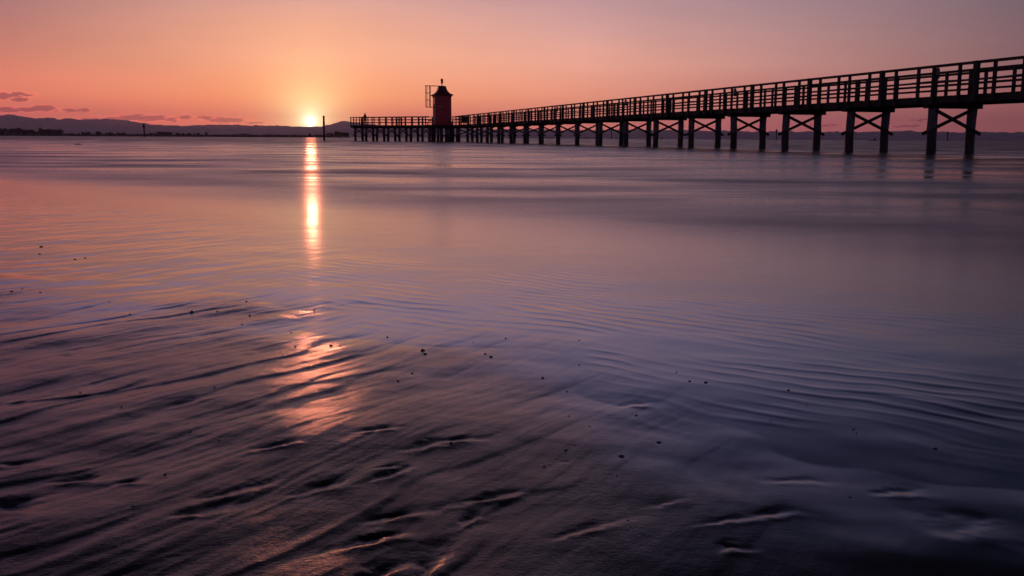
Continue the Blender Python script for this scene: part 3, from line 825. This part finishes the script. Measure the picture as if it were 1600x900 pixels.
# ------------------------------------------------------------------ person on the pier
def person(loc, rz, h, label):
    s = h / 1.75
    # joints: pelvis first
    P_ = [(0, 0, .95), (0, 0, 1.12), (0, .01, 1.30), (0, .01, 1.46), (0, 0, 1.53), (0, -.02, 1.58),
          (.17, 0, 1.43), (.21, -.10, 1.17), (.17, -.30, 1.08), (.155, -.37, 1.075),
          (-.17, 0, 1.43), (-.22, -.08, 1.17), (-.17, -.28, 1.07), (-.155, -.36, 1.07),
          (.10, 0, .90), (.115, -.02, .49), (.12, .02, .09), (.13, -.14, .04),
          (-.10, 0, .90), (-.115, .0, .49), (-.12, .03, .09), (-.135, -.13, .04)]
    E = [(0, 1), (1, 2), (2, 3), (3, 4), (4, 5), (3, 6), (6, 7), (7, 8), (8, 9), (3, 10), (10, 11), (11, 12), (12, 13),
         (0, 14), (14, 15), (15, 16), (16, 17), (0, 18), (18, 19), (19, 20), (20, 21)]
    R_ = [.15, .135, .16, .12, .06, .055, .065, .05, .038, .034, .065, .05, .038, .034, .095, .06, .045, .04, .095, .06, .045, .04]
    me = bpy.data.meshes.new("body"); me.from_pydata([tuple(c * s for c in p) for p in P_], E, []); me.materials.append(M_CLOTH)
    ob_ = bpy.data.objects.new("body_skin", me); COL.objects.link(ob_)
    md = ob_.modifiers.new("skin", 'SKIN')
    for i, r_ in enumerate(R_):
        me.skin_vertices[0].data[i].radius = (r_ * s, r_ * s * (0.75 if i in (0, 1, 2, 3) else 1))
    me.skin_vertices[0].data[0].use_root = True
    sb_ = ob_.modifiers.new("sub", 'SUBSURF'); sb_.levels = 2; sb_.render_levels = 2
    dg = bpy.context.evaluated_depsgraph_get(); ev = ob_.evaluated_get(dg)
    me2 = bpy.data.meshes.new_from_object(ev)
    bpy.data.objects.remove(ob_)
    # head with face, merged into the body
    m = MB(); vs = [v.co.copy() for v in me2.vertices]; fs = [tuple(p.vertices) for p in me2.polygons]
    m.add(vs, fs)
    def ball(c, rx, ry, rz_, nu=14, nv=10, fn=None):
        vv = []; ff = []
        for i in range(nv + 1):
            t = math.pi * i / nv
            for k in range(nu):
                u = 2 * math.pi * k / nu
                d = Vector((math.sin(t) * math.cos(u), math.sin(t) * math.sin(u), math.cos(t)))
                if fn: d = fn(d)
                vv.append((c[0] + d.x * rx, c[1] + d.y * ry, c[2] + d.z * rz_))
        for i in range(nv):
            for k in range(nu): ff.append((i * nu + k, (i + 1) * nu + k, (i + 1) * nu + (k + 1) % nu, i * nu + (k + 1) % nu))
        return vv, ff
    hz_ = 1.645 * s
    def jaw(d):
        k = 1 - 0.22 * max(0, -d.z); return Vector((d.x * k, d.y * k, d.z))
    m.add(*ball((0, -.015 * s, hz_), .076 * s, .095 * s, .118 * s, fn=jaw))
    m.add(*ball((0, -.112 * s, hz_ - .012 * s), .014 * s, .022 * s, .022 * s, 8, 6))
    for sx in (-1, 1):
        m.add(*ball((sx * .078 * s, 0, hz_), .012 * s, .022 * s, .032 * s, 8, 6))
        m.add(*ball((sx * .030 * s, -.100 * s, hz_ + .012 * s), .012 * s, .008 * s, .008 * s, 8, 6))
        for k in range(5):                      # fingers curled over the rail
            x = sx * (.155 + (k - 2) * .018) * s; ln = (.055, .07, .075, .07, .05)[k] * s
            z = 1.07 * s; y = -.365 * s
            if k == (0 if sx > 0 else 4): m.tube([(x, y + .02 * s, z), (x - sx * .03 * s, y - .01 * s, z - .03 * s)], .009 * s, 6)
            else: m.tube([(x, y, z), (x, y - ln * .55, z + .004), (x, y - ln * .8, z - ln * .4)], [.010 * s, .009 * s, .007 * s], 6)
    r = empty("person", loc, rz)
    thing(r, label, "person")
    r.scale = (1.18, 1.18, 1.0)
    body = put("body", m.mesh("body", M_CLOTH, True), r)
    hair, hf = ball((0, .008 * s, hz_ + .022 * s), .084 * s, .098 * s, .108 * s)
    keep = [f for f in hf if all(hair[i][2] > hz_ + .03 * s or hair[i][1] > .03 * s for i in f)]
    put("hair", MB().add(hair, keep).mesh("hair", M_DARK, True), r)
    return r
pp = PM @ MA @ Vector((0.62, ALEN - 2.2, 2.213))
person(pp, PIER_RZ + ARZ + math.pi / 2 + math.pi, 1.70, "person in dark clothes standing at the far end of the pier looking over the railing")

# ------------------------------------------------------------------ poles, boat, flotsam in the water
def pole(px, ybase_d, wpx, ytop, label, top=None, name="mooring_pole", lean=0.0, cage=False):
    d = ybase_d
    base = at(px, 215, d); ztop = at(px, ytop, d).z
    r0 = wpx / 1548 * d / 2
    r = empty(name, (base.x, base.y, 0)); thing(r, label, "pole")
    m = MB(); N = 9
    m.tube([(lean * i / N, 0, -1.2 + (ztop + 1.2) * i / N) for i in range(N + 1)], [r0 * (1 + 0.05 * math.sin(i * 2.1)) for i in range(N + 1)], 12)
    put("shaft", m.mesh("shaft", M_PILE if not cage else M_DARK, True), r)
    if cage:
        h = ztop
        m = MB(); m.lathe([(r0 * .6, 0), (r0 * 1.9, h * .03), (r0 * 1.9, h * .16), (r0 * .6, h * .2)], 10, (lean, 0, ztop - h * .28))
        put("topmark", m.mesh("topmark", M_DARK, True), r)
    else:
        m = MB(); m.lathe([(r0 * 1.08, 0), (r0 * 1.1, .07), (r0 * .9, .09)], 12, (lean, 0, ztop - .08))
        put("cap", m.mesh("cap", M_DARK), r)
        m = MB(); m.lathe([(r0 * 1.1, 0), (r0 * 1.1, .08)], 12, (lean * .6, 0, ztop * .62))
        put("band", m.mesh("band", M_METAL), r)
pole(506.5, 150, 3.2, 181, "thick weathered mooring pole standing in the water right of the sun")
pole(226, 640, 2.0, 193.2, "slim dark channel pole standing off the far shore left of the sun", lean=-0.2, cage=True, name="channel_marker")
pole(955.3, 900, 1.3, 199.2, "thin channel marker seen through the pier legs under a long cross brace", cage=True, name="channel_marker")
pole(1213, 900, 1.5, 201.5, "thin channel marker standing in open water between two pairs of pier legs", cage=True, name="channel_marker")
pole(1480.5, 900, 1.6, 205.4, "short channel marker framed by the nearest crossed pier legs", cage=True, name="channel_marker")

bp_ = at(1364, 219, 1300)
boat = empty("fishing_boat", (bp_.x, bp_.y, 0), 0.06)
thing(boat, "small dark work boat on the horizon seen between the pier legs", "boat")
m = MB(); st = [(-7.2, .9, .55), (-4, 1.5, .6), (0, 1.7, .7), (4, 1.4, .95), (7.2, .12, 1.5)]
vs = []
for (x, hw, z) in st: vs += [(x, -hw, z), (x * .96, -hw * .6, -.5), (x * .96, hw * .6, -.5), (x, hw, z)]
fs = [(i * 4 + j, i * 4 + 4 + j, i * 4 + 5 + j, i * 4 + 1 + j) for i in range(4) for j in range(3)] + [(i * 4, i * 4 + 3, i * 4 + 7, i * 4 + 4) for i in range(4)] + [(0, 1, 2, 3), (19, 18, 17, 16)]
put("hull", m.add(vs, fs).mesh("hull", M_DARK), boat)
put("cabin", MB().box((2.2, 0, 1.5), (2.6, 2.0, 1.9)).box((2.2, 0, 2.5), (3.0, 2.3, .12)).mesh("cabin", M_DARK), boat)
put("mast", MB().tube([(1.3, 0, 2.5), (3.3, 0, 4.4)], .16, 8).mesh("mast", M_DARK), boat)
for (px, py, d, lab) in ((963, 215.9, 2600, "tiny boat on the horizon just right of the thin marker under a cross brace"), (1033, 216.3, 2600, "tiny boat on the horizon between two close pairs of pier legs")):
    q = at(px, py, d); r = empty("motor_boat", (q.x, q.y, 0)); thing(r, lab, "boat")
    m = MB(); vs = []
    for (x, hw, z) in ((-5, 1.1, .8), (0, 1.4, .9), (5, .1, 1.5)): vs += [(x, -hw, z), (x * .95, -hw * .6, -.4), (x * .95, hw * .6, -.4), (x, hw, z)]
    m.add(vs, [(i * 4 + j, i * 4 + 4 + j, i * 4 + 5 + j, i * 4 + 1 + j) for i in range(2) for j in range(3)] + [(i * 4, i * 4 + 3, i * 4 + 7, i * 4 + 4) for i in range(2)] + [(0, 1, 2, 3)])
    put("hull", m.mesh("hull", M_DARK), r)
    put("cabin", MB().box((0.4, 0, 1.7), (3.2, 1.8, 1.7)).mesh("cabin", M_DARK), r)

q = ground(122, 226, 0.0)
m = MB(); m.tube([(-.32, 0, .0), (-.1, .02, .05), (.15, 0, .04), (.36, -.03, .01)], [.03, .06, .055, .02], 8); m.tube([(0, 0, .06), (.05, 0, .17)], [.025, .01], 6)
thing(put("driftwood", m.mesh("driftwood", M_DARK, True), None, T(q.x, q.y, 0.0) @ Matrix.Diagonal((0.7, 0.6, 0.5, 1))), "short dark piece of driftwood floating in the sea below the far shore", "driftwood")

# ------------------------------------------------------------------ shells and pebbles on the wet sand
def pebble_mesh(seed):
    rs = random.Random(seed); vs = []; fs = []; nu, nv = 14, 9
    ax = (1.0, rs.uniform(.6, .85), rs.uniform(.38, .55))
    for i in range(nv + 1):
        t = math.pi * i / nv
        for k in range(nu):
            u = 2 * math.pi * k / nu
            d = Vector((math.sin(t) * math.cos(u), math.sin(t) * math.sin(u), math.cos(t)))
            r_ = 1 + 0.22 * float(noise(np.array([d.x * 1.3 + seed]), np.array([d.y * 1.3 + d.z * 2.1]), seed)[0])
            vs.append((d.x * ax[0] * r_, d.y * ax[1] * r_, d.z * ax[2] * r_))
    for i in range(nv):
        for k in range(nu): fs.append((i * nu + k, (i + 1) * nu + k, (i + 1) * nu + (k + 1) % nu, i * nu + (k + 1) % nu))
    return MB().add(vs, fs).mesh("pebble", M_PEB, True)
def shell_mesh(seed):
    rs = random.Random(seed); vs = []; fs = []; nu, nv = 25, 8
    hgt = rs.uniform(.42, .6)
    for side in (0, 1):                       # ribbed dome, outer and inner skin
        for j in range(nv + 1):
            t = j / nv
            for k in range(nu):
                u = math.pi * (0.08 + 0.84 * k / (nu - 1))
                rib = 1 + 0.035 * math.cos(k * math.pi)
                rr = t * rib * (0.92 + 0.08 * math.sin(u))
                z = hgt * (1 - t ** 2.2) * (0.35 + 0.65 * min(1, t * 4)) - (0.06 if side else 0)
                vs.append((rr * math.cos(u), rr * math.sin(u) - 0.45, z))
    o = (nv + 1) * nu
    for j in range(nv):
        for k in range(nu - 1):
            a = j * nu + k
            fs.append((a, a + nu, a + nu + 1, a + 1)); fs.append((o + a, o + a + 1, o + a + nu + 1, o + a + nu))
    for k in range(nu - 1):
        a = nv * nu + k; fs.append((a, o + a, o + a + 1, a + 1))
    return MB().add(vs, fs).mesh("shell", M_SHELL, True)
PEB = [pebble_mesh(i) for i in range(4)]; SHL = [shell_mesh(i) for i in range(3)]
G_ = "shells and pebbles scattered over the wet sand"
common_s = "tiny dark shell lying half sunk in the wet sand"
common_p = "tiny dark pebble lying half sunk in the wet sand"
BITS = [(64, 386, 9, 's', "dark shell farthest up the left edge of the beach, above a smaller one"), (62, 397, 6, 'p', "small dark pebble close below the farthest shell at the left edge"),
        (117, 405, 5, 'p', None), (133, 403, 5, 'p', None), (18, 455, 5, 'p', None), (35, 451, 5, 's', None), (63, 457, 5, 'p', None), (171, 472, 6, 's', None), (203, 491, 6, 'p', None),
        (300, 487, 9, 's', "left one of two dark shells lying side by side near the shimmering path"), (340, 487, 9, 's', "right one of two dark shells lying side by side near the shimmering path"),
        (390, 493, 7, 's', None), (385, 471, 6, 'p', None), (378, 507, 5, 'p', None), (605, 527, 8, 's', "dark shell alone on the smooth film in front of the fine ripples"),
        (461, 541, 8, 's', "dark shell at the upper edge of the glowing orange sand"), (517, 540, 9, 's', "dark pebbly shell just right of the orange sunlit sand"), (443, 554, 5, 'p', None), (532, 541, 4, 'p', None),
        (661, 548, 15, 's', "largest dark shell in the middle of the beach, touching a smaller pebble"), (664, 553, 9, 'p', "dark pebble leaning against the largest shell in the middle of the beach"),
        (644, 583, 6, 'p', None), (622, 595, 7, 's', None), (758, 553, 7, 'p', None), (767, 558, 10, 's', "wide dark shell on the smooth film with a smaller pebble behind it"), (790, 529, 7, 'p', None),
        (740, 535, 4, 'p', None), (848, 591, 9, 's', None), (1078, 596, 9, 's', "left one of a pair of shells on the smooth bluish film"), (1103, 598, 10, 's', "right one of a pair of shells on the smooth bluish film"),
        (905, 570, 6, 'p', None), (886, 612, 6, 'p', None), (905, 532, 5, 'p', None), (1057, 582, 6, 'p', None), (1232, 610, 9, 'p', None), (1260, 634, 7, 's', None), (1204, 658, 6, 's', None),
        (1334, 671, 9, 's', "flat shell touching a pebble where the ripples run out into dark sand"), (1338, 677, 6, 'p', "pebble touching a flat shell where the ripples run out into dark sand"),
        (1461, 701, 10, 'p', None), (888, 650, 7, 's', None), (994, 649, 8, 's', None), (921, 666, 5, 'p', None), (705, 692, 9, 'p', "dark pebble below the long curved sand edge"), (971, 713, 15, 'p', "round stone with a reddish lit edge in the dark smooth sand"),
        (1030, 691, 14, 's', "pale-edged elongated shell beside a shallow dark pool"), (884, 703, 9, 'p', "dark stone lying in its own small hollow"), (850, 729, 7, 'p', None), (964, 743, 6, 'p', None),
        (982, 813, 9, 's', "shell below the long dark scour in the lower sand"), (258, 741, 8, 's', "pale shell lying alone on the dark sand at the lower left"), (190, 636, 6, 'p', None), (335, 605, 6, 's', None), (297, 674, 6, 'p', None),
        (491, 484, 5, 'p', None), (455, 520, 5, 'p', None), (125, 613, 5, 'p', None), (342, 687, 5, 'p', None), (1328, 777, 7, 'p', None), (208, 791, 6, 'p', None), (640, 710, 5, 's', None), (812, 687, 4, 'p', None)]
for (px, py, wpx, kind, lab) in BITS:
    g = ground(px, py, 0.0)
    for _ in range(4): g = ground(px, py, sand_at(g.x, g.y))
    dist = (g - Vector((0, 0, CAM_H))).length
    size = wpx / F_PX * dist * 0.5 * 0.72
    me = random.choice(SHL if kind == 's' else PEB)
    sc = Matrix.Diagonal((size, size, size, 1))
    o = put("shell" if kind == 's' else "pebble", me, None, T(g.x, g.y, g.z + size * (-0.05 if kind == 's' else 0.0), random.uniform(0, 6.28)) @ sc)
    thing(o, lab or (common_s if kind == 's' else common_p), "shell" if kind == 's' else "pebble", G_)
